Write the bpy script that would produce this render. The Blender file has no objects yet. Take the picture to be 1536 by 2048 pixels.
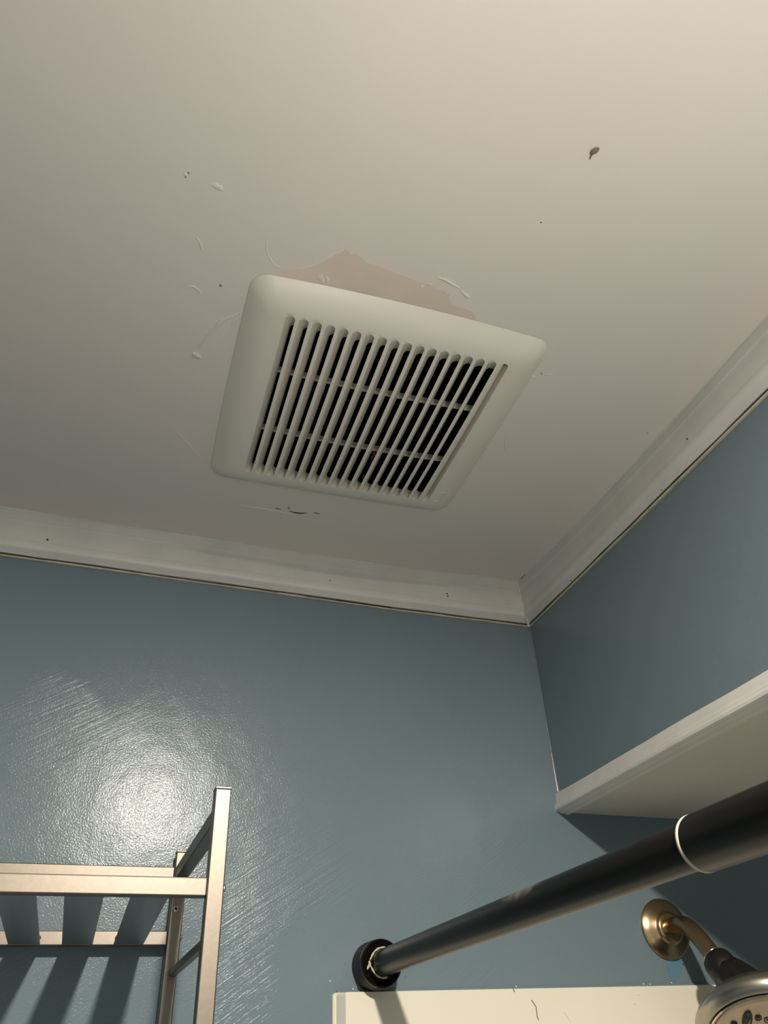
import bpy, bmesh, math, random
from mathutils import Vector, Matrix
random.seed(4)
S = bpy.context.scene
COL = S.collection

# ---------------------------------------------------------------- camera
RW = ((0.945134, -0.324150, -0.040602), (0.160731, 0.569612, -0.806044), (0.284407, 0.755293, 0.590461))
FPX = 1520.13
CAMZ = 1.88
CEIL = 2.40
cd = bpy.data.cameras.new('camera')
cd.sensor_fit = 'VERTICAL'
cd.sensor_height = 36.0
cd.lens = FPX / 2048 * 36.0
cd.clip_start = 0.01
cam = bpy.data.objects.new('camera', cd)
COL.objects.link(cam)
r, u, b = Vector(RW[0]), -Vector(RW[1]), -Vector(RW[2])
cam.matrix_world = Matrix(((r.x, u.x, b.x, 0), (r.y, u.y, b.y, 0), (r.z, u.z, b.z, CAMZ), (0, 0, 0, 1)))
S.camera = cam

# ---------------------------------------------------------------- light and exposure
w = bpy.data.worlds.new('world')
S.world = w
w.use_nodes = True
w.node_tree.nodes['Background'].inputs[0].default_value = (0.10, 0.10, 0.10, 1)
w.node_tree.nodes['Background'].inputs[1].default_value = 0.2
def lamp(name, kind, loc, power, color, size, rot=None, size_y=None):
    l = bpy.data.lights.new(name, kind)
    l.energy = power
    l.color = color
    if kind == 'AREA':
        l.size = size
        if size_y:
            l.shape = 'RECTANGLE'
            l.size_y = size_y
    else:
        l.shadow_soft_size = size
    o = bpy.data.objects.new(name, l)
    o.location = loc
    if rot:
        o.rotation_euler = rot
    COL.objects.link(o)
    return o
# small round ceiling lamp, shining down
dl = lamp('ceiling_downlight', 'AREA', (0.100, -0.34, 2.398), 32.0, (1.0, 0.92, 0.80), 0.055)
dl.data.shape = 'DISK'
# upward fill spot behind the camera, added to brighten the ceiling
up = lamp('ceiling_fill_spot', 'SPOT', (0.20, -0.18, 1.86), 14.0, (1.0, 0.91, 0.81), 0.09, (math.radians(180), 0, 0))
up.data.spot_size = math.radians(150)
up.data.spot_blend = 1.0
# broad soft fill added behind the camera in place of room bounce
lamp('rear_fill_light', 'AREA', (-0.25, -1.1, 1.35), 2.0, (1.0, 0.93, 0.85), 1.2, (math.radians(105), 0, 0), 1.2)
S.view_settings.view_transform = 'Standard'
S.view_settings.look = 'None'
S.view_settings.gamma = 1.0
S.view_settings.exposure = 0.0
S.view_settings.use_curve_mapping = False

# ---------------------------------------------------------------- helpers
def ray(px, py):
    q = ((px - 768) / FPX, (py - 1024) / FPX, 1.0)
    return Vector([sum(RW[k][i] * q[k] for k in range(3)) for i in range(3)])
def at_z(px, py, z=CEIL):
    d = ray(px, py)
    d = d * ((z - CAMZ) / d.z)
    return Vector((d.x, d.y, z))
def at_y(px, py, y):
    d = ray(px, py)
    d = d * (y / d.y)
    return Vector((d.x, y, d.z + CAMZ))
def at_x(px, py, x):
    d = ray(px, py)
    d = d * (x / d.x)
    return Vector((x, d.y, d.z + CAMZ))

def lerp_table(t, x):
    if x <= t[0][0]: return t[0][1]
    for (a, va), (b_, vb) in zip(t, t[1:]):
        if x <= b_:
            k = (x - a) / (b_ - a)
            return va + (vb - va) * k
    return t[-1][1]

def obj(name, bm, m, parent=None, smooth=False, fix=True):
    if fix:
        bmesh.ops.recalc_face_normals(bm, faces=bm.faces[:])
    me = bpy.data.meshes.new(name)
    bm.to_mesh(me)
    bm.free()
    me.materials.append(m)
    if smooth:
        me.polygons.foreach_set('use_smooth', [True] * len(me.polygons))
        try:
            me.set_sharp_from_angle(angle=math.radians(38))
        except Exception:
            pass
    o = bpy.data.objects.new(name, me)
    COL.objects.link(o)
    if parent:
        o.parent = parent
    return o
def struct(name, bm, m, parent=None, smooth=False):
    o = obj(name, bm, m, parent, smooth)
    if not parent:
        o['kind'] = 'structure'
    return o
def thing(name, label, cat, group=None):
    o = bpy.data.objects.new(name, None)
    o.empty_display_size = 0.02
    COL.objects.link(o)
    o['label'] = label
    o['category'] = cat
    if group: o['group'] = group
    return o
def tag(o, label, cat, group=None):
    o['label'] = label
    o['category'] = cat
    if group: o['group'] = group
    return o

def box(bm, x0, x1, y0, y1, z0, z1, bev=0.0):
    vs = [bm.verts.new((x, y, z)) for x in (x0, x1) for y in (y0, y1) for z in (z0, z1)]
    fs = [bm.faces.new([vs[i] for i in f]) for f in ((0, 1, 3, 2), (4, 6, 7, 5), (0, 4, 5, 1), (2, 3, 7, 6), (0, 2, 6, 4), (1, 5, 7, 3))]
    if bev:
        es = list({e for f in fs for e in f.edges})
        bmesh.ops.bevel(bm, geom=es, offset=bev, segments=2, profile=0.5, affect='EDGES')
    return bm
def ring_loft(bm, rings, closed=True, caps=True):
    vr = [[bm.verts.new(p) for p in rg] for rg in rings]
    n = len(vr[0])
    for a, c in zip(vr, vr[1:]):
        for i in range(n if closed else n - 1):
            j = (i + 1) % n
            bm.faces.new((a[i], a[j], c[j], c[i]))
    if caps and closed:
        bm.faces.new(vr[0][::-1])
        bm.faces.new(vr[-1])
    return vr
def frame_of(d):
    d = Vector(d).normalized()
    a = Vector((0, 0, 1)) if abs(d.z) < 0.9 else Vector((1, 0, 0))
    e1 = d.cross(a).normalized()
    return d, e1, d.cross(e1)
def lathe(bm, origin, axis, prof, n=48, caps=True):
    d, e1, e2 = frame_of(axis)
    o = Vector(origin)
    rings = []
    for s, rad in prof:
        rings.append([o + d * s + (e1 * math.cos(2 * math.pi * k / n) + e2 * math.sin(2 * math.pi * k / n)) * max(rad, 1e-5) for k in range(n)])
    ring_loft(bm, rings, True, caps)
    return bm
def tube(bm, pts, rad, n=10, squash=1.0, up=None):
    pts = [Vector(p) for p in pts]
    rings = []
    for i, p in enumerate(pts):
        d = (pts[min(i + 1, len(pts) - 1)] - pts[max(i - 1, 0)]).normalized()
        a = Vector(up) if up else (Vector((0, 0, 1)) if abs(d.z) < 0.9 else Vector((1, 0, 0)))
        e1 = d.cross(a).normalized()
        e2 = d.cross(e1)
        rr = rad[i] if isinstance(rad, (list, tuple)) else rad
        rings.append([p + e1 * rr * math.cos(2 * math.pi * k / n) + e2 * rr * squash * math.sin(2 * math.pi * k / n) for k in range(n)])
    ring_loft(bm, rings)
    return bm

# ---------------------------------------------------------------- materials
class NT:
    def __init__(self, name):
        self.m = bpy.data.materials.new(name)
        self.m.use_nodes = True
        self.t = self.m.node_tree
        self.b = self.t.nodes['Principled BSDF']
    def n(self, kind, **kw):
        x = self.t.nodes.new(kind)
        for k, v in kw.items():
            if k in x.inputs.keys() and not hasattr(x, k):
                x.inputs[k].default_value = v
            elif hasattr(x, k):
                setattr(x, k, v)
            else:
                x.inputs[k].default_value = v
        return x
    def l(self, a, c):
        self.t.links.new(a, c)
    def noise(self, scale, detail=2.0, rough=0.5, vec=None, dist=0.0):
        x = self.n('ShaderNodeTexNoise')
        x.inputs['Scale'].default_value = scale
        x.inputs['Detail'].default_value = detail
        x.inputs['Roughness'].default_value = rough
        x.inputs['Distortion'].default_value = dist
        self.l(vec if vec else self.coord(), x.inputs['Vector'])
        return x.outputs['Fac']
    def coord(self):
        if not hasattr(self, '_c'):
            self._c = self.n('ShaderNodeTexCoord')
        return self._c.outputs['Object']
    def mapped(self, rot=(0, 0, 0), scale=(1, 1, 1), loc=(0, 0, 0)):
        x = self.n('ShaderNodeMapping')
        x.inputs['Location'].default_value = loc
        x.inputs['Rotation'].default_value = rot
        x.inputs['Scale'].default_value = scale
        self.l(self.coord(), x.inputs['Vector'])
        return x.outputs['Vector']
    def ramp(self, fac, stops):
        x = self.n('ShaderNodeValToRGB')
        e = x.color_ramp.elements
        while len(e) < len(stops): e.new(0.5)
        for s, (p, c) in zip(e, stops):
            s.position = p
            s.color = (*c, 1) if len(c) == 3 else c
        self.l(fac, x.inputs['Fac'])
        return x.outputs['Color']
    def math(self, op, a, c):
        x = self.n('ShaderNodeMath')
        x.operation = op
        for i, v in enumerate((a, c)):
            if isinstance(v, (int, float)): x.inputs[i].default_value = v
            else: self.l(v, x.inputs[i])
        return x.outputs[0]
    def bump(self, h, dist, strength=1.0, prev=None):
        x = self.n('ShaderNodeBump')
        x.inputs['Strength'].default_value = strength
        x.inputs['Distance'].default_value = dist
        self.l(h, x.inputs['Height'])
        if prev: self.l(prev, x.inputs['Normal'])
        return x.outputs['Normal']
def simple(name, col, rough=0.5, metal=0.0, spec=0.5, bump=None, var=0.0, vscale=30):
    t = NT(name)
    t.b.inputs['Base Color'].default_value = (*col, 1)
    t.b.inputs['Roughness'].default_value = rough
    t.b.inputs['Metallic'].default_value = metal
    t.b.inputs['Specular IOR Level'].default_value = spec
    if var:
        lo = tuple(c * (1 - var) for c in col)
        hi = tuple(min(1, c * (1 + var)) for c in col)
        t.l(t.ramp(t.noise(vscale, 3), [(0.35, lo), (0.65, hi)]), t.b.inputs['Base Color'])
    if bump:
        t.l(t.bump(t.noise(bump[0], 2), bump[1]), t.b.inputs['Normal'])
    return t.m

M = {}
def mat_ceiling():
    t = NT('ceiling_paint')
    n1 = t.noise(3.2, 3, 0.5)
    c = t.ramp(n1, [(0.30, (0.760, 0.700, 0.665)), (0.5, (0.775, 0.725, 0.670)), (0.7, (0.755, 0.725, 0.665))])
    t.l(c, t.b.inputs['Base Color'])
    t.b.inputs['Roughness'].default_value = 0.55
    t.b.inputs['Specular IOR Level'].default_value = 0.35
    b1 = t.bump(t.noise(9, 2), 0.0016)
    b2 = t.bump(t.noise(420, 2), 0.00005, prev=b1)
    t.l(b2, t.b.inputs['Normal'])
    return t.m
def mat_wall(name, strokes=True):
    t = NT(name)
    c = t.ramp(t.noise(4.0, 3), [(0.3, (0.168, 0.226, 0.258)), (0.7, (0.182, 0.240, 0.268))])
    t.l(c, t.b.inputs['Base Color'])
    t.b.inputs['Roughness'].default_value = 0.20
    t.b.inputs['Specular IOR Level'].default_value = 0.26
    peel = t.noise(620, 2, 0.5, dist=0.3)
    big = t.bump(t.noise(28, 2), 0.0005)
    nb = t.bump(peel, 0.00016, prev=big)
    if strokes:
        rv = t.mapped(rot=(0, math.radians(32), 0))
        sc = t.n('ShaderNodeMapping')
        sc.inputs['Scale'].default_value = (16, 16, 520)
        t.l(rv, sc.inputs['Vector'])
        v = sc.outputs['Vector']
        st = t.noise(1.0, 3, 0.6, vec=v)
        mask = t.ramp(t.noise(9, 1), [(0.50, (0, 0, 0)), (0.60, (1, 1, 1))])
        h = t.math('MULTIPLY', st, mask)
        nb = t.bump(h, 0.00035, prev=nb)
    t.l(nb, t.b.inputs['Normal'])
    return t.m
def mat_brushed(name, col, rough, direction):
    t = NT(name)
    v = t.mapped(scale=direction)
    n = t.noise(1.0, 3, 0.6, vec=v)
    lo = tuple(x * 0.95 for x in col)
    hi = tuple(min(1, x * 1.04) for x in col)
    t.l(t.ramp(n, [(0.3, lo), (0.7, hi)]), t.b.inputs['Base Color'])
    t.b.inputs['Metallic'].default_value = 1.0
    t.b.inputs['Roughness'].default_value = rough
    t.l(t.bump(n, 0.00002), t.b.inputs['Normal'])
    return t.m
M['ceiling'] = mat_ceiling()
M['wall'] = mat_wall('blue_wall_paint')
M['wall_smooth'] = mat_wall('blue_wall_paint_smooth', False)
M['trim'] = simple('trim_paint', (0.71, 0.685, 0.64), 0.42, bump=(60, 0.0003), var=0.05, vscale=18)
M['caulk'] = simple('aged_caulk', (0.56, 0.50, 0.38), 0.6, var=0.12, vscale=60)
M['crack'] = simple('crack_dark', (0.035, 0.022, 0.012), 0.9)
M['soffit'] = simple('soffit_paint', (0.74, 0.70, 0.62), 0.45, bump=(40, 0.0003), var=0.03, vscale=10)
M['vent'] = simple('vent_plastic', (0.78, 0.745, 0.655), 0.38, spec=0.4, var=0.015, vscale=8)
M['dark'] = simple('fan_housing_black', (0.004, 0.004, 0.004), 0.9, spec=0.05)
M['patch'] = simple('bare_plaster', (0.735, 0.632, 0.545), 0.7, var=0.06, vscale=14)
M['speck'] = simple('brown_speck', (0.22, 0.17, 0.125), 0.8)
M['nickel'] = mat_brushed('brushed_nickel', (0.215, 0.186, 0.155), 0.42, (260, 260, 260))
M['slat'] = mat_brushed('slat_metal', (0.40, 0.39, 0.40), 0.42, (300, 8, 300))
M['screw'] = simple('screw_steel', (0.75, 0.72, 0.66), 0.25, metal=1.0)
M['bronze'] = simple('oil_rubbed_bronze', (0.007, 0.005, 0.004), 0.32, spec=0.22, var=0.3, vscale=40)
M['rodblack'] = simple('rod_black_bronze', (0.006, 0.005, 0.0045), 0.30, spec=0.20, var=0.25, vscale=25)
def scuff(m):
    nt = m.node_tree
    bs = nt.nodes['Principled BSDF']
    old = bs.inputs['Base Color'].links[0].from_socket
    tc = nt.nodes.new('ShaderNodeTexCoord')
    mp = nt.nodes.new('ShaderNodeMapping')
    mp.vector_type = 'TEXTURE'
    mp.inputs['Location'].default_value = (-0.006, -0.318, 0.009)
    mp.inputs['Scale'].default_value = (0.012, 0.036, 0.009)
    gr = nt.nodes.new('ShaderNodeTexGradient')
    gr.gradient_type = 'SPHERICAL'
    no = nt.nodes.new('ShaderNodeTexNoise')
    no.inputs['Scale'].default_value = 160
    no.inputs['Detail'].default_value = 4
    mu = nt.nodes.new('ShaderNodeMath')
    mu.operation = 'MULTIPLY'
    rp_ = nt.nodes.new('ShaderNodeValToRGB')
    rp_.color_ramp.elements[0].position = 0.12
    rp_.color_ramp.elements[1].position = 0.42
    mx = nt.nodes.new('ShaderNodeMix')
    mx.data_type = 'RGBA'
    mx.inputs[7].default_value = (0.16, 0.135, 0.11, 1)
    nt.links.new(tc.outputs['Object'], mp.inputs['Vector'])
    nt.links.new(mp.outputs['Vector'], gr.inputs['Vector'])
    nt.links.new(tc.outputs['Object'], no.inputs['Vector'])
    nt.links.new(gr.outputs['Fac'], mu.inputs[0])
    nt.links.new(no.outputs['Fac'], mu.inputs[1])
    nt.links.new(mu.outputs[0], rp_.inputs['Fac'])
    nt.links.new(rp_.outputs['Color'], mx.inputs[0])
    nt.links.new(old, mx.inputs[6])
    nt.links.new(mx.outputs[2], bs.inputs['Base Color'])
scuff(M['rodblack'])
M['rubber'] = simple('black_rubber', (0.012, 0.012, 0.012), 0.6)
M['liner'] = simple('cream_plastic_ring', (0.62, 0.55, 0.42), 0.5)
M['brass'] = mat_brushed('antique_brass', (0.40, 0.285, 0.165), 0.24, (40, 40, 40))
M['headmetal'] = mat_brushed('brushed_head_metal', (0.44, 0.41, 0.35), 0.30, (60, 60, 60))
M['face'] = simple('shower_face', (0.56, 0.44, 0.31), 0.35, metal=0.35, var=0.08, vscale=70)
M['chrome'] = simple('chrome_ring', (0.72, 0.66, 0.60), 0.16, metal=1.0)
M['joint'] = simple('black_plastic', (0.006, 0.005, 0.004), 0.45)
M['surround'] = simple('surround_acrylic', (0.88, 0.82, 0.68), 0.22, spec=0.5, var=0.02, vscale=6)
M['surround_flange_shaded'] = simple('surround_flange_shaded', (0.46, 0.46, 0.43), 0.3)  # grey holds the dark reflection seen on the cream edge
M['bluepaint'] = simple('old_blue_paint', (0.115, 0.235, 0.325), 0.4)
M['whitepaint'] = simple('white_chip', (0.80, 0.78, 0.72), 0.5)
M['floor'] = simple('floor_tile', (0.45, 0.42, 0.38), 0.4, var=0.1, vscale=5)
M['dust'] = simple('brown_dust', (0.20, 0.115, 0.06), 0.9, var=0.5, vscale=400)

YW, XW = 0.787, 0.495
X0, X1, Y0 = -1.05, 1.20, -1.25
SOF = 2.108            # underside of the bulkhead over the tub
# ---------------------------------------------------------------- room shell
VC = Vector((0.1802, 0.5139))          # centre of the fan grille on the ceiling
VROT = math.radians(-1.0)
HB = 0.112                             # half size of the hole in the ceiling
bm = bmesh.new()
def vrot(u, v):
    c, s = math.cos(VROT), math.sin(VROT)
    return (VC.x + u * c - v * s, VC.y + u * s + v * c)
hole = [vrot(-HB, -HB), vrot(HB, -HB), vrot(HB, HB), vrot(-HB, HB)]
outer = [(X0 - .1, Y0 - .1), (X1 + .1, Y0 - .1), (X1 + .1, YW + .1), (X0 - .1, YW + .1)]
lo = [[bm.verts.new((x, y, CEIL)) for x, y in P] for P in (outer, hole)]
hi = [[bm.verts.new((x, y, CEIL + 0.10)) for x, y in P] for P in (outer, hole)]
for A in (lo, hi):
    for i in range(4):
        j = (i + 1) % 4
        bm.faces.new((A[0][i], A[0][j], A[1][j], A[1][i]))
for k in (0, 1):
    for i in range(4):
        j = (i + 1) % 4
        bm.faces.new((lo[k][i], lo[k][j], hi[k][j], hi[k][i]))
ceiling = struct('ceiling', bm, M['ceiling'])
wall_back = struct('wall_back', box(bmesh.new(), X0 - .1, X1 + .1, YW, YW + .1, 0, CEIL), M['wall'])
wall_left = struct('wall_left', box(bmesh.new(), X0 - .1, X0, Y0 - .1, YW, 0, CEIL), M['wall_smooth'])
wall_front = struct('wall_front', box(bmesh.new(), X0, X1 + .1, Y0 - .1, Y0, 0, CEIL), M['wall_smooth'])
wall_alcove = struct('wall_alcove', box(bmesh.new(), X1, X1 + .1, Y0, YW, 0, CEIL), M['wall_smooth'])
floor = struct('floor', box(bmesh.new(), X0 - .1, X1 + .1, Y0 - .1, YW + .1, -.1, 0), M['floor'])
wall_right = struct('wall_right', box(bmesh.new(), XW, X1, Y0, YW, SOF + 0.004, CEIL), M['wall_smooth'])
struct('soffit', box(bmesh.new(), XW + 0.004, X1, Y0, YW - 0.0005, SOF, SOF + 0.006), M['soffit'], wall_right)

# ---------------------------------------------------------------- crown mouldings
# (distance out from the wall as a share of the projection p, drop below the ceiling as a share of D)
CP = [(1.00, 0.0), (1.03, 0.012), (1.02, 0.045), (0.95, 0.10), (0.93, 0.17), (0.90, 0.195), (0.84, 0.20), (0.80, 0.215),
      (0.80, 0.30), (0.80, 0.45), (0.82, 0.60), (0.84, 0.655), (0.90, 0.665), (0.93, 0.68),
      (0.93, 0.76), (0.91, 0.83), (0.82, 0.855), (0.52, 0.90), (0.34, 0.94), (0.0, 0.94)]
def crown_ring(p, D):
    out = []
    for a, d in CP:
        o = p * a if d < 0.5 else 0.0125 * a + (p - 0.0125) * a * 0.25
        out.append((o, d * D))
    return out
topB = [(-1.05, .0155), (-.16, .0152), (-.03, .0135), (.12, .0122), (.28, .0122), (.357, .0150), (.417, .0195), (.475, .0200)]
botB = [(-1.05, .054), (-.15, .0540), (.12, .0558), (.31, .0575), (.495, .056)]
topR = [(-1.2, .0140), (.30, .0140), (.393, .0120), (.477, .0108), (.576, .0108), (.684, .0140), (.77, .0200)]
botR = [(-1.2, .0545), (.34, .0545), (.637, .0560), (.787, .056)]
def crown(name, wallc, axis):
    bm = bmesh.new()
    rings = []
    n = 90
    for i in range(n + 1):
        k = i / n
        s = X0 + (XW - X0) * k if axis == 'x' else Y0 + (YW - Y0) * k
        end = (XW if axis == 'x' else YW)
        p = lerp_table(topB if axis == 'x' else topR, s) + 0.0003 * math.sin(s * 61) * math.sin(s * 23)
        D = lerp_table(botB if axis == 'x' else botR, s) + 0.0003 * math.sin(s * 47 + 1)
        ring = []
        for o, d in crown_ring(p, D):
            q = s if i < n else end
            if i == n:
                q = end
            # mitre: the last stretch follows the diagonal
            q = min(q, end - o)
            ring.append((q, wallc - o, CEIL - d) if axis == 'x' else (wallc - o, q, CEIL - d))
        wl = wallc + 0.0
        ring.append((min(s, end), wl, CEIL) if axis == 'x' else (wl, min(s, end), CEIL))
        rings.append(ring)
    ring_loft(bm, rings)
    bmesh.ops.remove_doubles(bm, verts=bm.verts[:], dist=1e-6)
    o = struct(name, bm, M['trim'], smooth=True)
    # bead of old caulk left on the wall below, and the open crack above it
    bc, bk = bmesh.new(), bmesh.new()
    def P(s, out, z): return (s, wallc - out, z) if axis == 'x' else (wallc - out, s, z)
    N = 320
    rc, rk = [], []
    rnd = random.Random(7 if axis == 'x' else 9)
    off, wd = 0.0, 0.0006
    for i in range(N + 1):
        k = i / N
        s0, s1 = (X0, XW) if axis == 'x' else (Y0, YW)
        s = s0 + (s1 - s0) * k
        D = lerp_table(botB if axis == 'x' else botR, s)
        if rnd.random() < 0.10: off = rnd.uniform(-0.0007, 0.0007)
        if rnd.random() < 0.13: wd = rnd.choice((0.0001, 0.0002, 0.0003, 0.0003, 0.0004, 0.0008))
        if s > s1 - 0.05: wd = min(wd, 0.0004)
        zt = CEIL - D * 0.968 + off * 0.6
        zb = CEIL - D * 1.0
        rc.append([P(s, 0, zt), P(s, .0028, zt), P(s, .0030, zt - .0006), P(s, .0022, zb), P(s, 0, zb)])
        rk.append([P(s, 0, zt + wd * 2), P(s, .0034, zt + wd * 2), P(s, .0034, zt), P(s, 0, zt)])
    ring_loft(bc, rc)
    ring_loft(bk, rk)
    obj('caulk_bead', bc, M['caulk'], o)
    obj('crack', bk, M['crack'], o)
    # soft line of caulk where the moulding meets the ceiling
    bt = bmesh.new()
    pts = []
    rad = []
    for i in range(161):
        s0, s1 = (X0, XW) if axis == 'x' else (Y0, YW)
        s = s0 + (s1 - s0) * i / 160
        p = lerp_table(topB if axis == 'x' else topR, s)
        s = min(s, s1 - p)
        if pts and (Vector(P(s, p, CEIL)) - pts[-1]).length < 0.002: continue
        pts.append(Vector(P(s, p, CEIL)))
        rad.append(0.0011 + 0.0005 * math.sin(s * 31) + 0.0002 * rnd.random())
    tube(bt, pts, rad, 8)
    obj('caulk_line', bt, M['trim'], o, True)
    return o
trim_1 = crown('trim_1', YW, 'x')
trim_2 = crown('trim_2', XW, 'y')
# lump of caulk in the corner
bm = bmesh.new()
tube(bm, [(XW - .020, YW - .020, CEIL - .001), (XW - .0165, YW - .0165, CEIL - .018), (XW - .0125, YW - .0125, CEIL - .036), (XW - .011, YW - .011, CEIL - .049), (XW - .003, YW - .003, CEIL - .055)],
     [.0022, .0013, .0014, .0015, .0022], 8)
obj('corner_caulk', bm, M['trim'], trim_1, True)
def dot(parent, name, p, rad, m, nrm):
    bm = bmesh.new()
    lathe(bm, p, nrm, [(-.0004, rad), (0.0002, rad), (0.0004, rad * .6)], 10)
    return obj(name, bm, m, parent)
for (px, py, rr) in ((95, 1079, .0010), (894, 1187, .0009), (896, 1192, .0008), (1017, 1207, .0010), (660, 1161, .0006)):
    dot(trim_1, 'nail_hole', at_y(px, py, YW - .0125), rr, M['crack'], (0, -1, 0.05))
for (px, py, rr) in ((1142, 1161, .0009), (1374, 878, .0009), (1323, 980, .0006)):
    dot(trim_2, 'nail_hole', at_x(px, py, XW - .0125), rr, M['crack'], (-1, 0, 0.05))

# moulding along the lower edge of the bulkhead
prof = [(.495, 2.1292), (.4915, 2.1290), (.4905, 2.1275), (.4902, 2.1205), (.4895, 2.1180), (.4885, 2.1172), (.4884, 2.1155),
        (.4872, 2.1142), (.4862, 2.1125), (.4866, 2.1100), (.4885, 2.1085), (.4905, 2.1088), (.4920, 2.1078), (.4950, 2.1066),
        (.4985, 2.1070), (.5000, 2.1058), (.5030, 2.1055), (.5050, 2.1072), (.5055, 2.1110), (.495, 2.1120)]
bm = bmesh.new()
rings = []
for i in range(121):
    y = Y0 + (YW - Y0) * i / 120
    wob = 0.0004 * math.sin(y * 37) * math.sin(y * 13 + 1)
    rings.append([(x, y, z + (wob if z > 2.128 else wob * .4)) for x, z in prof])
ring_loft(bm, rings)
trim_3 = struct('trim_3', bm, M['trim'], smooth=True)
dot(trim_3, 'nail_hole', at_x(1238, 1545, .4900), .0006, M['crack'], (-1, 0, 0))
# thin ridge of paint down the corner of the two blue walls
bm = bmesh.new()
pts, rad = [], []
for i in range(60):
    z = 2.1295 + (2.344 - 2.1295) * i / 59
    pts.append((XW - 0.0002, YW - 0.0002, z))
    rad.append(0.0008 + 0.0004 * random.random())
tube(bm, pts, rad, 6)
obj('corner_caulk', bm, M['wall_smooth'], wall_back, True)
bm = bmesh.new()
tube(bm, [(XW - .0008, YW - .0008, 2.131), (XW - .0010, YW - .0010, 2.142), (XW - .0008, YW - .0008, 2.155), (XW - .0006, YW - .0006, 2.175)], [.0011, .0008, .0006, .0003], 6)
obj('paint_flake', bm, M['whitepaint'], wall_back, True)

# ---------------------------------------------------------------- marks on the ceiling
def ribbon(parent, name, px, width, high, m, z=CEIL, sub=6):
    """a low curled ridge on the ceiling through the given points"""
    P = [at_z(x, y, z) for x, y in px]
    pts = []
    for i in range(len(P) - 1):
        a, c = P[i], P[i + 1]
        p0 = P[i - 1] if i else a - (c - a)
        p3 = P[i + 2] if i + 2 < len(P) else c + (c - a)
        for k in range(sub):
            t = k / sub
            pts.append(0.5 * ((2 * a) + (c - p0) * t + (2 * p0 - 5 * a + 4 * c - p3) * t * t + (3 * a - p0 - 3 * c + p3) * t ** 3))
    pts.append(P[-1])
    n = len(pts)
    rad = [width * (0.15 + 0.85 * math.sin(math.pi * (i + .3) / (n - .4)) ** 0.6) * random.uniform(.8, 1.2) for i in range(n)]
    bm = bmesh.new()
    tube(bm, pts, rad, 8, high / width, up=(0, 0, 1))
    return obj(name, bm, m, parent, True)
FL = [
 ([(393, 474), (400, 486), (404, 498), (406, 504)], .0012, .0007),
 ([(371, 577), (385, 573), (395, 579), (404, 590)], .0010, .0007),
 ([(385, 706), (393, 711), (402, 717)], .0034, .0016),
 ([(396, 698), (412, 678), (432, 655), (448, 640), (468, 632), (484, 622)], .0018, .0009),
 ([(436, 652), (444, 641), (470, 630)], .0016, .0009),
 ([(462, 652), (470, 642), (481, 634)], .0012, .0005),
 ([(344, 853), (362, 872), (386, 898), (409, 921)], .0007, .0005),
 ([(1012, 872), (1011, 888), (1014, 905)], .0013, .0007),
 ([(876, 555), (889, 559), (903, 567), (918, 576)], .0012, .0011),
 ([(923, 581), (930, 589), (937, 594), (932, 597)], .0014, .0011),
 ([(644, 548), (641, 557), (649, 565)], .0030, .0007),
 ([(652, 551), (655, 560), (651, 566)], .0018, .0007),
 ([(842, 570), (846, 577)], .0018, .0010),
 ([(858, 566), (860, 571)], .0018, .0008),
 ([(1061, 752), (1070, 755)], .0014, .0008),
 ([(1091, 748), (1106, 750)], .0008, .0004),
 ([(478, 1009), (500, 1014), (530, 1018), (556, 1023), (585, 1029), (606, 1027)], .0009, .0007),
 ([(424, 370), (436, 374), (446, 381)], .0024, .0006),
 ([(369, 352), (374, 348)], .0016, .0005),
 ([(688, 1038), (712, 1040)], .0010, .0004),
]
for px, wd, hg in FL:
    ribbon(ceiling, 'paint_flake', px, wd, hg, M['ceiling'])
for px, wd in (([(551, 1016), (562, 1019)], .0007), ([(578, 1022), (596, 1026), (614, 1026)], .0008), ([(575, 1015), (580, 1017)], .0007), ([(627, 1025), (638, 1027)], .0005),
               ([(1035, 1164), (1046, 1153), (1056, 1144)], .0005), ([(1062, 1144), (1078, 1128), (1092, 1113)], .0006)):
    ribbon(ceiling, 'crack', px, wd, .0006, M['crack'])
for px, py, rr in ((441, 571, .0011), (377, 346, .0007), (371, 354, .0006), (1295, 866, .0006), (421, 1000, .0004), (1083, 747, .0008), (1082, 445, .0007)):
    dot(ceiling, 'pinhole', at_z(px, py), rr, M['speck'], (0, 0, -1))
# bare plaster where the paint has come away round the fan
pp = [(556, 552), (569, 541), (590, 538), (614, 535), (630, 530), (645, 523), (660, 514), (671, 508), (682, 503), (692, 498), (697, 503), (701, 509), (710, 507), (718, 511),
      (727, 518), (735, 526), (748, 529), (762, 533), (780, 541), (800, 549), (820, 557), (841, 564), (856, 569), (871, 577), (888, 582), (898, 590), (899, 602), (905, 611),
      (925, 616), (943, 622), (950, 632), (952, 645), (940, 665), (900, 690), (760, 660), (620, 620), (560, 600)]
bm = bmesh.new()
a = [bm.verts.new(at_z(x, y, CEIL - .00025)) for x, y in pp]
c = [bm.verts.new(at_z(x, y, CEIL + .001)) for x, y in pp]
bm.faces.new(a)
for i in range(len(a)):
    j = (i + 1) % len(a)
    bm.faces.new((a[i], a[j], c[j], c[i]))
patch = obj('bare_patch', bm, M['patch'], ceiling)
# the lifted edge of paint along that patch
edge = pp[2:10]
ribbon(ceiling, 'paint_edge', edge, .0009, .0006, M['ceiling'], sub=2)
ribbon(ceiling, 'paint_edge', [(535, 470), (533, 500), (545, 525), (560, 536), (580, 533)], .0008, .0002, M['ceiling'], sub=4)

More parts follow.
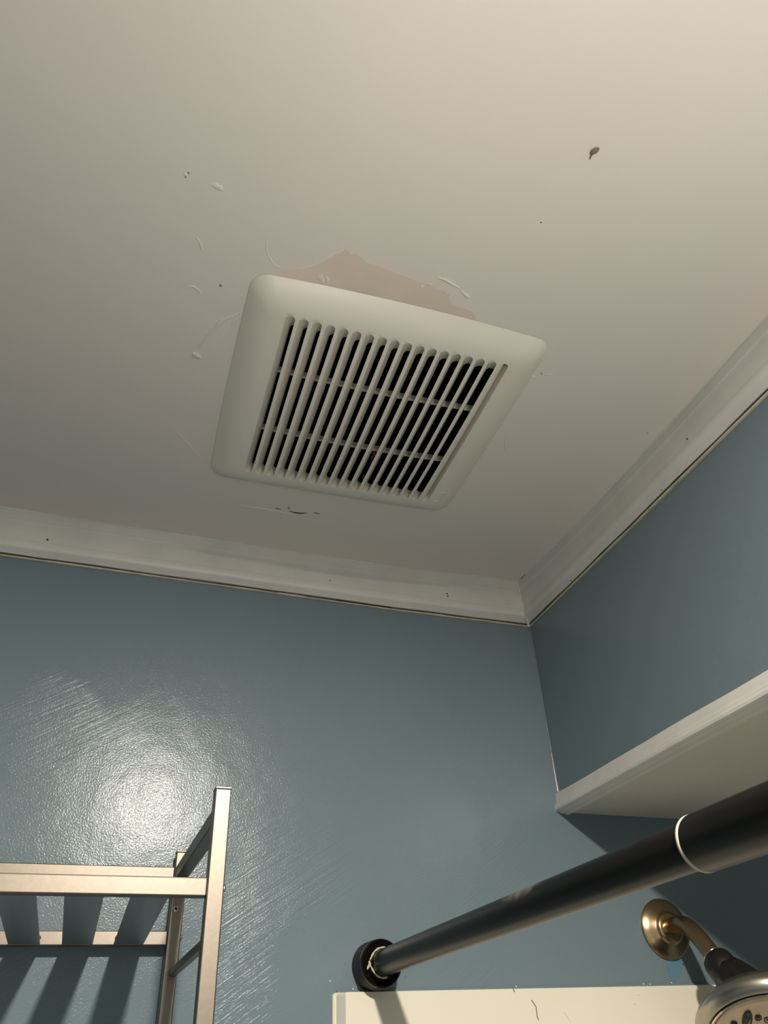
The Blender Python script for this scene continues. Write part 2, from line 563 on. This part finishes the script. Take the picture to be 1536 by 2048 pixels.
bm = bmesh.new()
c = at_z(1189, 300)
c.z -= .0012
bmesh.ops.create_uvsphere(bm, u_segments=14, v_segments=10, radius=1.0, matrix=Matrix.Translation(c) @ Matrix.Rotation(math.radians(35), 4, 'Z') @ Matrix.Diagonal((.0022, .0034, .0012, 1)))
tube(bm, [at_z(1187, 304, CEIL - .0008), at_z(1184, 309, CEIL - .0006), at_z(1181, 314, CEIL - .0004), at_z(1180, 319, CEIL - .0003)], [.0012, .0007, .0006, .0003], 6)
sp = obj('ceiling_speck', bm, M['speck'], None, True)
tag(sp, 'tiny brown speck with a thin tail stuck on the ceiling, upper right', 'speck')

# ---------------------------------------------------------------- exhaust fan
fan = thing('exhaust_fan', 'square off-white exhaust fan grille with long slots on the ceiling', 'exhaust fan')
fan.location = (VC.x, VC.y, CEIL)
fan.rotation_euler = (0, 0, VROT)
FA, FB = 0.1345, 0.1320        # half width, half length
FH, FW = 0.0125, 0.027         # depth of the rim and how far in it reaches
TH = 0.0125
def rim(d): return 0.0007 + (FH - 0.0007) * (1 - (1 - min(max(d, 0) / FW, 1)) ** 2.4)
def outline(d, n=26):
    a, b_, rr = FA - d, FB - d, max(0.0145 - d * 0.2, 0.006)
    pts = []
    for cx, cy, t0 in ((a - rr, b_ - rr, 0), (-a + rr, b_ - rr, 90), (-a + rr, -b_ + rr, 180), (a - rr, -b_ + rr, 270)):
        for k in range(9):
            t = math.radians(t0 + 90 * k / 8)
            pts.append([cx + rr * math.cos(t), cy + rr * math.sin(t)])
        # straight run to the next corner
        nx = {0: (-1, 0), 90: (0, -1), 180: (1, 0), 270: (0, 1)}[t0]
        L = 2 * ((a if nx[0] else b_) - rr)
        for k in range(1, n):
            q = pts[-1] if k == 1 else q
            pts.append([cx + (rr * math.cos(math.radians(t0 + 90))) + nx[0] * L * k / n, cy + (rr * math.sin(math.radians(t0 + 90))) + nx[1] * L * k / n])
    bul = max(0.0, 1 - d / FW)
    for p in pts:
        x, y = p
        p[1] += (0.0042 if y < 0 else 0.002) * bul * (1 - (x / FA) ** 2) * (y / FB)
        p[0] += 0.0018 * bul * (1 - (y / FB) ** 2) * (x / FA)
    return pts
bm = bmesh.new()
ds = [0, .0006, .0015, .003, .005, .008, .011, .014, .018, .022, .027]
rings = [[(x, y, -rim(d)) for x, y in outline(d)] for d in ds]
vr = ring_loft(bm, rings, True, False)
bm.faces.new(vr[-1])
# back of the cover: thin near the rim, thick where the slots are
back = [(0.0015, -0.0002), (0.004, -0.0020), (0.018, -FH + .0035), (.0245, -FH + 0.0036), (.0247, -FH + TH)]
rb = [[(x, y, z) for x, y in outline(d)] for d, z in back]
rb = [[tuple(p) for p in rings[0]]] + rb
vb = [vr[0]]
for rg in rb[1:]:
    vb.append([bm.verts.new(p) for p in rg])
n = len(vr[0])
for a_, c_ in zip(vb, vb[1:]):
    for i in range(n):
        j = (i + 1) % n
        bm.faces.new((a_[j], a_[i], c_[i], c_[j]))
bm.faces.new(vb[-1])
bmesh.ops.recalc_face_normals(bm, faces=bm.faces[:])
me = bpy.data.meshes.new('fan_tmp')
bm.to_mesh(me); bm.free()
fo = bpy.data.objects.new('fan_tmp', me)
COL.objects.link(fo)
NS, PITCH, SW = 18, 0.01152, 0.0083
U0 = -PITCH * (NS - 1) / 2
VA, VB = -0.1070, 0.1045
SH = 0.0075
bm = bmesh.new()
def stadium(cu, v0, v1, rr, z, lean=0.0):
    pts = []
    for k in range(13):
        t = math.pi + math.pi * k / 12
        pts.append((cu + rr * math.cos(t), v0 + rr + rr * math.sin(t), z))
    for k in range(13):
        t = math.pi * k / 12
        pts.append((cu + rr * math.cos(t), v1 - rr + rr * math.sin(t), z))
    return pts
zf = -FH
for i in range(NS):
    cu = U0 + i * PITCH
    rr = SW / 2
    if i < NS - 1:
        rings = []
        for z, sh, e, k in ((zf - .003, -.0003, 0, 1.0), (zf, 0, 0, 1.0), (zf + .0025, SH * .20, .0034, 1.0), (zf + .0070, SH * .56, .0098, 1.0), (zf + TH + .003, SH * 1.24, .0222, 1.0)):
            rings.append(stadium(cu + sh, VA + e, VB, rr * k, z))
        ring_loft(bm, rings)
    else:
        # the last slot is blind: its floor climbs to the right
        base = stadium(cu, VA, VB, rr, zf)
        low = [(x, y, zf - .003) for x, y, z in base]
        def up(x): 
            t = min(max((x - cu + rr) / (2 * rr), 0), 1)
            return zf + 0.0020 * t + 0.0080 * t ** 2.2
        vl = [bm.verts.new(p) for p in low]
        # floor built across the width
        cols = 9
        m_ = 13
        left = [base[k] for k in range(6, -1, -1)] + [base[k] for k in range(25, 18, -1)]
        right = [base[k] for k in range(6, 13)] + [base[k] for k in range(13, 20)]
        left_low = [low.index((x, y, zf - .003)) for x, y, z in left]
        grid = []
        for L_, R_ in zip(left, right):
            row = []
            for c_ in range(cols):
                t = c_ / (cols - 1)
                x = L_[0] + (R_[0] - L_[0]) * t
                y = L_[1] + (R_[1] - L_[1]) * t
                row.append(bm.verts.new((x, y, up(x) + .0001)))
            grid.append(row)
        for a_, c_ in zip(grid, grid[1:]):
            for q in range(cols - 1):
                bm.faces.new((a_[q], a_[q + 1], c_[q + 1], c_[q]))
        idxL = list(range(6, -1, -1)) + list(range(25, 18, -1))
        idxR = list(range(6, 13)) + list(range(13, 20))
        for a_ in range(len(grid) - 1):
            bm.faces.new((vl[idxL[a_]], grid[a_][0], grid[a_ + 1][0], vl[idxL[a_ + 1]]))
            bm.faces.new((vl[idxR[a_]], vl[idxR[a_ + 1]], grid[a_ + 1][-1], grid[a_][-1]))
        bm.faces.new(vl)
        bmesh.ops.remove_doubles(bm, verts=bm.verts[:], dist=1e-7)
bmesh.ops.recalc_face_normals(bm, faces=bm.faces[:])
me = bpy.data.meshes.new('cut_tmp')
bm.to_mesh(me); bm.free()
co = bpy.data.objects.new('cut_tmp', me)
COL.objects.link(co)
md = fo.modifiers.new('cut', 'BOOLEAN')
md.operation = 'DIFFERENCE'
md.object = co
md.solver = 'EXACT'
dg = bpy.context.evaluated_depsgraph_get()
res = bpy.data.meshes.new_from_object(fo.evaluated_get(dg))
for o_ in (fo, co):
    bpy.data.objects.remove(o_)
bm = bmesh.new()
bm.from_mesh(res)
VM0, VM1 = VA + .0285, VB - SW * .75
vcuts = [VM0, VM1] + [VM0 + (VM1 - VM0) * k / 8 for k in range(1, 8)]
for v in vcuts:
    bmesh.ops.bisect_plane(bm, geom=bm.verts[:] + bm.edges[:] + bm.faces[:], dist=1e-7, plane_co=(0, v, 0), plane_no=(0, 1, 0))
for k in range(1, 12):
    uu = -FA + 2 * FA * k / 12
    bmesh.ops.bisect_plane(bm, geom=bm.verts[:] + bm.edges[:] + bm.faces[:], dist=1e-7, plane_co=(uu, 0, 0), plane_no=(1, 0, 0))
def dome(x, y): return 0.0055 * max(0, 1 - (x / FA) ** 2) * max(0, 1 - (y / FB) ** 2)
def slat_of(c):
    if c.y < VM0 or c.y > VM1: return -1
    if c.z < zf - .0008 and abs(c.x) > 0.104: return -1
    us = c.x - SH * (c.z - zf) / TH
    k = (us - U0) / PITCH
    i = math.floor(k)
    if 0 <= i < NS - 1 and abs(k - i - .5) * PITCH < (PITCH - SW) / 2 + 0.0007: return i
    return -1
groups = {}
for f in bm.faces:
    groups.setdefault(slat_of(f.calc_center_median()), []).append(f.index)
for key in sorted(groups):
    keep = set(groups[key])
    b2 = bmesh.new()
    vm = {}
    bm.faces.ensure_lookup_table()
    for fi in groups[key]:
        f = bm.faces[fi]
        vs = []
        for v in f.verts:
            if v.index not in vm:
                x, y, z = v.co
                vm[v.index] = b2.verts.new((x, y, z - dome(x, y)))
            vs.append(vm[v.index])
        try: b2.faces.new(vs)
        except ValueError: pass
    o_ = obj('cover_frame' if key < 0 else 'slat', b2, M['vent'], fan, True, fix=False)
bm.free()
# crossbars behind the slats
for v in (-0.0335, 0.0460):
    bm = bmesh.new()
    n = 24
    rings = []
    for i in range(n + 1):
        x = -0.104 + 0.208 * i / n
        zz = -FH + .0122 - dome(x, v)
        rings.append([(x, v - .0013, zz), (x, v + .0013, zz), (x, v + .0016, zz + .0052), (x, v - .0016, zz + .0052)])
    ring_loft(bm, rings)
    obj('crossbar', bm, M['vent'], fan)
# raised maker's tab outline beside the last slot: a small embossed rectangle
bm = bmesh.new()
for x0, x1, y0, y1 in ((.1085, .1155, .0845, .0852), (.1085, .1150, .1010, .1017), (.1152, .1156, .0850, .1012)):
    for d in (0,):
        zz = -FH - dome(.112, .093) - .0001
        box(bm, x0, x1, y0, y1, zz - .00035, zz + .001)
obj('embossed_mark', bm, M['vent'], fan)
# black housing above
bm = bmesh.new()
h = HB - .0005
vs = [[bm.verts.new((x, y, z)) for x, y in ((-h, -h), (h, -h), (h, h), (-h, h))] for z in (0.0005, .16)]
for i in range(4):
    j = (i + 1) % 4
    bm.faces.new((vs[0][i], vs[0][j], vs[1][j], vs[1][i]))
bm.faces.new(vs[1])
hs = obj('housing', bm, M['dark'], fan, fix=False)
# brown dust caught in the slots
def dust(px, py, n, label, seed):
    rnd = random.Random(seed)
    c = at_z(px, py, CEIL - .0075)
    bm = bmesh.new()
    for k in range(n):
        p = c + Vector((rnd.uniform(-.0013, .0013), rnd.uniform(-.005, .005), rnd.uniform(-.001, .002)))
        bmesh.ops.create_icosphere(bm, subdivisions=1, radius=rnd.uniform(.0005, .0013), matrix=Matrix.Translation(p))
    o = obj('dust_clump', bm, M['dust'])
    tag(o, label, 'dust')
dust(746, 913, 14, 'brown dust clump caught below the second crossbar of the fan grille', 3)
dust(728, 957, 8, 'faint dust clump near the lower slot ends of the fan grille', 5)

# ---------------------------------------------------------------- storage rack
rack = thing('storage_rack', 'brushed nickel metal rack with slatted shelf standing against the blue wall', 'rack')
rack.location = (0.079, 0.572, 0)
def rp(bm): 
    for v in bm.verts: v.co -= rack.location
    return bm
PW = 0.0115
ZT = 2.0495
def post(x0, y0, name='post'):
    bm = bmesh.new()
    box(bm, x0, x0 + PW, y0, y0 + PW, 0, ZT - .0008, .0009)
    p = obj(name, rp(bm), M['nickel'], rack)
    bm = bmesh.new()
    box(bm, x0 - .0002, x0 + PW + .0002, y0 - .0002, y0 + PW + .0002, ZT - .0010, ZT + .0006, .0004)
    obj('end_cap', rp(bm), M['nickel'], p)
    return p
LX = -0.47
pf = post(0.0735, 0.5685)
pb = post(0.0690, 0.7675)
post(LX, 0.5685)
post(LX, 0.7675)
def rail(x0, x1, y0, y1, z0, z1, name='rail', m=None):
    bm = bmesh.new()
    box(bm, x0, x1, y0, y1, z0, z1, .0008)
    return obj(name, rp(bm), m or M['nickel'], rack)
rail(LX + PW, .0735, .5693, .5793, 1.9780, 1.9895)
rail(LX + PW, .0690, .7690, .7785, 1.9735, 1.9845)
rail(LX + PW, .0690, .7690, .7785, 2.0248, 2.0360)
def side_rail(zb, h, wd, xf, xb, name='side_rail'):
    bm = bmesh.new()
    y0, y1 = .5685 + PW, .7675
    ring_loft(bm, [[(x - wd / 2, y, zb), (x + wd / 2, y, zb), (x + wd / 2, y, zb + h), (x - wd / 2, y, zb + h)] for x, y in ((xf, y0), (xb, y1))])
    bmesh.ops.bevel(bm, geom=bm.edges[:], offset=.0006, segments=2, affect='EDGES')
    obj(name, rp(bm), M['nickel'], rack)
side_rail(2.0248, .0112, .0105, .0788, .0750)
side_rail(1.9500, .0055, .0060, .0785, .0765)
side_rail(2.0248, .0112, .0105, LX + PW / 2, LX + PW / 2)
k = 0
xs = .0255
while xs > LX + .03:
    bm = bmesh.new()
    ring_loft(bm, [[(xs, y, z), (xs + .0243, y, z), (xs + .0243, y, z + .0011), (xs, y, z + .0011)] for y, z in ((.5705, 1.9784), (.5790, 1.9784), (.7688, 1.9742))])
    sl = obj('slat', rp(bm), M['slat'], rack)
    if k < 3:
        for dx in (.0018, .0226):
            bm = bmesh.new()
            lathe(bm, (xs + dx, .7672, 1.9790), (0, -1, 0), [(-.002, .0015), (.0006, .0015), (.0012, .0008)], 12)
            obj('rivet', rp(bm), M['crack'], sl)
    xs -= .0412
    k += 1
def screw(p, n, parent, cross=True, rad=.0031):
    bm = bmesh.new()
    d, e1, e2 = frame_of(n)
    lathe(bm, p, n, [(-.0005, rad), (.0006, rad), (.0013, rad * .85), (.0018, rad * .45), (.0019, .0002)], 24)
    s = obj('screw', rp(bm), M['screw'], rack, True)
    if cross:
        bm = bmesh.new()
        for a_, c_ in ((e1, e2), (e2, e1)):
            A = (a_ * math.cos(.35) + d.cross(a_) * math.sin(.35)).normalized()
            B = d.cross(A)
            o0 = Vector(p) + d * .0012
            vs = [o0 + A * i * rad * .52 + B * j * rad * .17 + d * h_ for h_ in (0, .0011) for i, j in ((-1, -1), (1, -1), (1, 1), (-1, 1))]
            v = [bm.verts.new(q) for q in vs]
            for f in ((0, 1, 2, 3), (4, 5, 6, 7), (0, 1, 5, 4), (1, 2, 6, 5), (2, 3, 7, 6), (3, 0, 4, 7)):
                bm.faces.new([v[q] for q in f])
        obj('screw_slot', rp(bm), M['crack'], s)
screw((.0735, .7675, 2.0015), (0, -1, 0), pb)
screw((.0735 + PW, .5745, 1.9832), (1, 0, 0), pf, False, .0038)
screw((.0690 + PW, .7735, 1.9795), (1, 0, 0), pb, False, .0035)

# ---------------------------------------------------------------- shower rod
rod = thing('shower_rod', 'black-bronze tension shower rod running from the back wall above the tub', 'shower rod')
RX, RZ = 0.262, 1.958
rod.location = (RX, YW, RZ)
def rl(bm):
    for v in bm.verts: v.co -= rod.location
    return bm
lathe_y = lambda bm, prof, n=56: lathe(bm, (RX, YW, RZ), (0, -1, 0), prof, n)
bm = bmesh.new()
lathe_y(bm, [(.020, .0108), (.60, .0108)])
obj('inner_tube', rl(bm), M['rodblack'], rod, True)
bm = bmesh.new()
lathe_y(bm, [(.4835, .0110), (.4835, .0124), (.4845, .0127), (2.0, .0127)])
obj('outer_tube', rl(bm), M['bronze'], rod, True)
bm = bmesh.new()
lathe_y(bm, [(.4815, .0109), (.4813, .0124), (.4820, .0128), (.4830, .0128), (.4836, .0124), (.4836, .0109)])
obj('tube_end_ring', rl(bm), M['liner'], rod, True)
bm = bmesh.new()
lathe_y(bm, [(0.0, .0200), (.0006, .0206), (.017, .0202), (.0200, .0196), (.0200, .012)])
obj('rubber_foot', rl(bm), M['rubber'], rod, True)
bm = bmesh.new()
lathe_y(bm, [(.0195, .0170), (.0200, .0192), (.0215, .0199), (.0250, .0199), (.0268, .0195), (.0278, .0182), (.0262, .0168), (.0252, .0150), (.0282, .0138), (.0300, .0126), (.0300, .0108)])
obj('end_flange', rl(bm), M['bronze'], rod, True)
# torn cream washer between tube and flange
bm = bmesh.new()
d, e1, e2 = frame_of((0, -1, 0))
o0 = Vector((RX, YW - .0312, RZ))
ring = []
for i in range(40):
    t = math.radians(20 + i * 7.2)
    ring.append(o0 + (Vector((-math.cos(t), 0, math.sin(t - math.radians(110)) if False else 0)) ) * 0)
pts, rad = [], []
for i in range(44):
    t = math.radians(70 + 215 * i / 43)       # from the top round the left to the bottom
    rr = .0119 + (.0016 * math.exp(-((i - 22) / 3.0) ** 2))
    pts.append(o0 + Vector((math.cos(t) * rr, 0, math.sin(t) * rr)))
    rad.append(.00055 + .0004 * abs(math.sin(i * .5)))
tube(bm, pts, rad, 7)
tube(bm, [o0 + Vector((-.0125, 0, -.0005)), o0 + Vector((-.0148, -.0005, -.0035)), o0 + Vector((-.0158, -.001, -.0055))], [.0009, .0011, .0006], 7)
obj('torn_washer', rl(bm), M['liner'], rod, True)

# ---------------------------------------------------------------- tub surround
sur = thing('tub_surround', 'cream glossy tub surround panel on the back wall, below the rod', 'tub surround')
sur.location = (.222, YW - .001, 0)
def sl_(bm):
    for v in bm.verts: v.co -= sur.location
    return bm
ZS = 1.9375
def arch(x0, x1, z1, rr, y, z0=0.45):
    pts = [(x1, y, z0), (x0, y, z0)]
    for k in range(7):
        t = math.radians(180 - 90 * k / 6)
        pts.append((x0 + rr + rr * math.cos(t), y, z1 - rr + rr * math.sin(t)))
    pts.append((x1, y, z1))
    return pts
bm = bmesh.new()
ring_loft(bm, [arch(.2215, 1.198, ZS, .004, YW - .0003), arch(.2215, 1.198, ZS, .004, YW - .0045), arch(.2223, 1.198, ZS - .0006, .004, YW - .0055),
               arch(.2245, 1.198, ZS - .0006, .003, YW - .0055), ])
obj('edge_bead', sl_(bm), M['surround'], sur, True)
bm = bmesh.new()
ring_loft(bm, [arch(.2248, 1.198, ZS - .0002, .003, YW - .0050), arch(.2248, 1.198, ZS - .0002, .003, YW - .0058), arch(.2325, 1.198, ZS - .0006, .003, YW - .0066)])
obj('shaded_edge_flange', sl_(bm), M['surround_flange_shaded'], sur)  # angled edge face, its shade painted in as grey
bm = bmesh.new()
ring_loft(bm, [arch(.2325, 1.198, ZS, .001, YW - .0050), arch(.2325, 1.198, ZS, .001, YW - .0078), arch(.2331, 1.198, ZS - .0004, .001, YW - .0084)])
obj('panel', sl_(bm), M['surround'], sur, True)
for px in ([(1063, 2000), (1067, 2006), (1072, 2014), (1073, 2022), (1074, 2032), (1077, 2040)], [(1026, 1977), (1029, 1984)]):
    bm = bmesh.new()
    tube(bm, [at_y(x, y, YW - .0085) for x, y in px], .0005, 6)
    obj('crack', sl_(bm), M['speck'], sur)
bm = bmesh.new()
tube(bm, [at_y(x, y, YW - .0085) for x, y in [(1128, 2024), (1133, 2032), (1140, 2042)]], .0006, 6)
obj('paint_flake', sl_(bm), M['whitepaint'], sur)
# caulk between wall and surround with loose specks
bm = bmesh.new()
pts = [(.226 + .96 * i / 120, YW - .0022, ZS + .0004 + .0003 * math.sin(i * 1.7)) for i in range(121)]
tube(bm, pts, [.0011 + .0004 * random.random() for _ in pts], 6)
obj('caulk_line', sl_(bm), M['wall_smooth'], sur, True)
for px, py in ((1032, 1973), (1300, 1969), (1343, 1966), (1268, 2007), (1276, 1989), (1287, 1968)):
    p = at_y(px, py, YW - (.0086 if py > 1975 else .002))
    bm = bmesh.new()
    bmesh.ops.create_icosphere(bm, subdivisions=1, radius=.0009, matrix=Matrix.Translation(p))
    obj('paint_flake', sl_(bm), M['whitepaint'], sur)

# marks on the back wall
def wall_poly(name, px, m, out=.0003):
    bm = bmesh.new()
    a_ = [bm.verts.new(at_y(x, y, YW - out)) for x, y in px]
    c_ = [bm.verts.new(at_y(x, y, YW + .0005)) for x, y in px]
    bm.faces.new(a_)
    for i in range(len(a_)):
        j = (i + 1) % len(a_)
        bm.faces.new((a_[i], a_[j], c_[j], c_[i]))
    return obj(name, bm, m, wall_back)
wall_poly('old_paint_patch', [(1329, 1905), (1331, 1920), (1334, 1935), (1339, 1950), (1344, 1964), (1352, 1963), (1358, 1952), (1364, 1938), (1363, 1925), (1368, 1910), (1365, 1895)], M['bluepaint'])
for px, py, rr, m in ((1366, 1929, .0008, 'crack'), (716, 1898, .0007, 'crack'), (747, 1885, .0009, 'speck'), (690, 1927, .0006, 'speck'), (706, 1978, .0007, 'whitepaint'), (811, 1952, .0008, 'speck'),
                      (660, 1962, .0006, 'whitepaint'), (470, 1857, .0006, 'whitepaint'), (489, 1871, .0006, 'whitepaint')):
    dot(wall_back, 'paint_chip', at_y(px, py, YW), rr, M[m], (0, -1, 0))

# ---------------------------------------------------------------- shower head
sh = thing('shower_fixture', 'antique brass shower arm with round multi-spray head on the back wall', 'shower head')
AX = 0.600
sh.location = (AX, YW, 1.990)
def hl(bm):
    for v in bm.verts: v.co -= sh.location
    return bm
bm = bmesh.new()
lathe(bm, (AX - .001, YW, 1.9905), (0, -1, 0), [(0, .0290), (.0008, .0298), (.0020, .0298), (.0032, .0285), (.0060, .0225), (.0080, .0175), (.0088, .0160), (.0105, .0150), (.0118, .0130), (.0122, .0098)], 72)
obj('escutcheon', hl(bm), M['brass'], sh, True)
B = Vector((AX, .7105, 1.9445))
ctrl = [Vector((AX, YW - .002, 1.9900)), Vector((AX, .768, 1.9915)), Vector((AX, .752, 1.9890)), Vector((AX, .738, 1.9775)), Vector((AX, .7265, 1.9640)), Vector((AX, .714, 1.9485))]
pts = []
for i in range(len(ctrl) - 1):
    a_, c_ = ctrl[i], ctrl[i + 1]
    p0 = ctrl[i - 1] if i else a_ * 2 - c_
    p3 = ctrl[i + 2] if i + 2 < len(ctrl) else c_ * 2 - a_
    for k in range(8):
        t = k / 8
        pts.append(0.5 * ((2 * a_) + (c_ - p0) * t + (2 * p0 - 5 * a_ + 4 * c_ - p3) * t * t + (3 * a_ - p0 - 3 * c_ + p3) * t ** 3))
pts.append(ctrl[-1])
bm = bmesh.new()
tube(bm, pts, .0086, 28, up=(1, 0, 0))
obj('arm', hl(bm), M['brass'], sh, True)
C = Vector((.6012, .6646, 1.8962))
NV = Vector((-.355, -.408, -.841)).normalized()
ad = (ctrl[-1] - ctrl[-2]).normalized()
bm = bmesh.new()
lathe(bm, ctrl[-1] - ad * .010, ad, [(0, .0088), (0, .0118), (.002, .0136), (.006, .0150), (.013, .0156), (.020, .0150), (.026, .011)], 36)
obj('ball_joint', hl(bm), M['joint'], sh, True)
bm = bmesh.new()
lathe(bm, ctrl[-1] - ad * .0112, ad, [(0, .0092), (0, .0116), (.0008, .0120), (.0016, .0116)], 36)
obj('joint_ring', hl(bm), M['chrome'], sh, True)
HB_ = ctrl[-1] + ad * .010
bm = bmesh.new()
ax = (C - NV * .019 - HB_)
LN = ax.length
d, e1, e2 = frame_of(ax)
rings = []
for s, rr in ((-.004, .008), (-.003, .0140), (.001, .0172), (.008, .0186), (.012, .0190), (LN * .8, .0205), (LN + .004, .0205)):
    rg = []
    for k in range(48):
        t = 2 * math.pi * k / 48
        q = rr * (1 + .05 * math.cos(8 * t))
        rg.append(HB_ + d * s + (e1 * math.cos(t) + e2 * math.sin(t)) * q)
    rings.append(rg)
ring_loft(bm, rings)
obj('swivel_nut', hl(bm), M['joint'], sh, True)
bm = bmesh.new()
lathe(bm, C, NV, [(-.022, .0190), (-.0212, .0270), (-.0185, .0390), (-.014, .0520), (-.008, .0620), (-.003, .0668), (.0015, .0690), (.0055, .0690), (.0100, .0668), (.0125, .0640), (.0130, .0622), (.0120, .0606), (.010, .0604), (.010, .01)], 96)
obj('head_shell', hl(bm), M['headmetal'], sh, True)
bm = bmesh.new()
lathe(bm, C, NV, [(.010, .0596), (.0125, .0596), (.0132, .0588), (.0125, .0570), (.0108, .0558), (.010, .0552)], 96)
obj('face_ring', hl(bm), M['chrome'], sh, True)
bm = bmesh.new()
lathe(bm, C, NV, [(.0098, .0556), (.0118, .0554), (.0130, .0420), (.0140, .0200), (.0142, .0005)], 72)
face = obj('face_plate', hl(bm), M['face'], sh, True)
# spray holes: one long jet and three round ones, repeated six times round the face
fz = C + NV * .0128
def on_face(px, py):
    d_ = ray(px, py)
    o_ = Vector((0, 0, CAMZ))
    return o_ + d_ * ((fz - o_).dot(NV) / d_.dot(NV))
eu = (u - NV * NV.dot(u)).normalized()
er = NV.cross(eu).normalized()
def nozzle(p, w_, h_, rot):
    bm = bmesh.new()
    e_up, e_rt = rot @ eu, rot @ er
    rings = []
    for s_, k in ((-.003, 1), (.0010, 1), (.0014, .82), (.0004, .62), (.0008, .3), (.0010, .02)):
        rings.append([p + NV * s_ + e_rt * math.cos(2 * math.pi * q / 20) * w_ * k + e_up * math.sin(2 * math.pi * q / 20) * h_ * k for q in range(20)])
    ring_loft(bm, rings)
    return obj('nozzle', hl(bm), M['joint'], face, True)
for k in range(6):
    rot = Matrix.Rotation(math.radians(60 * k), 3, NV)
    for px, py, w_, h_ in ((1494, 2039, .0042, .0120), (1516, 2034, .0029, .0038), (1534, 2038, .0029, .0038), (1468, 2047, .0029, .0038)):
        nozzle(fz + rot @ (on_face(px, py) - fz), w_, h_, rot)
for k in range(12):
    a0 = math.radians(30 * k)
    nozzle(fz + (eu * math.cos(a0) + er * math.sin(a0)) * .0150 + NV * .0008, .0022, .0022, Matrix.Identity(3))
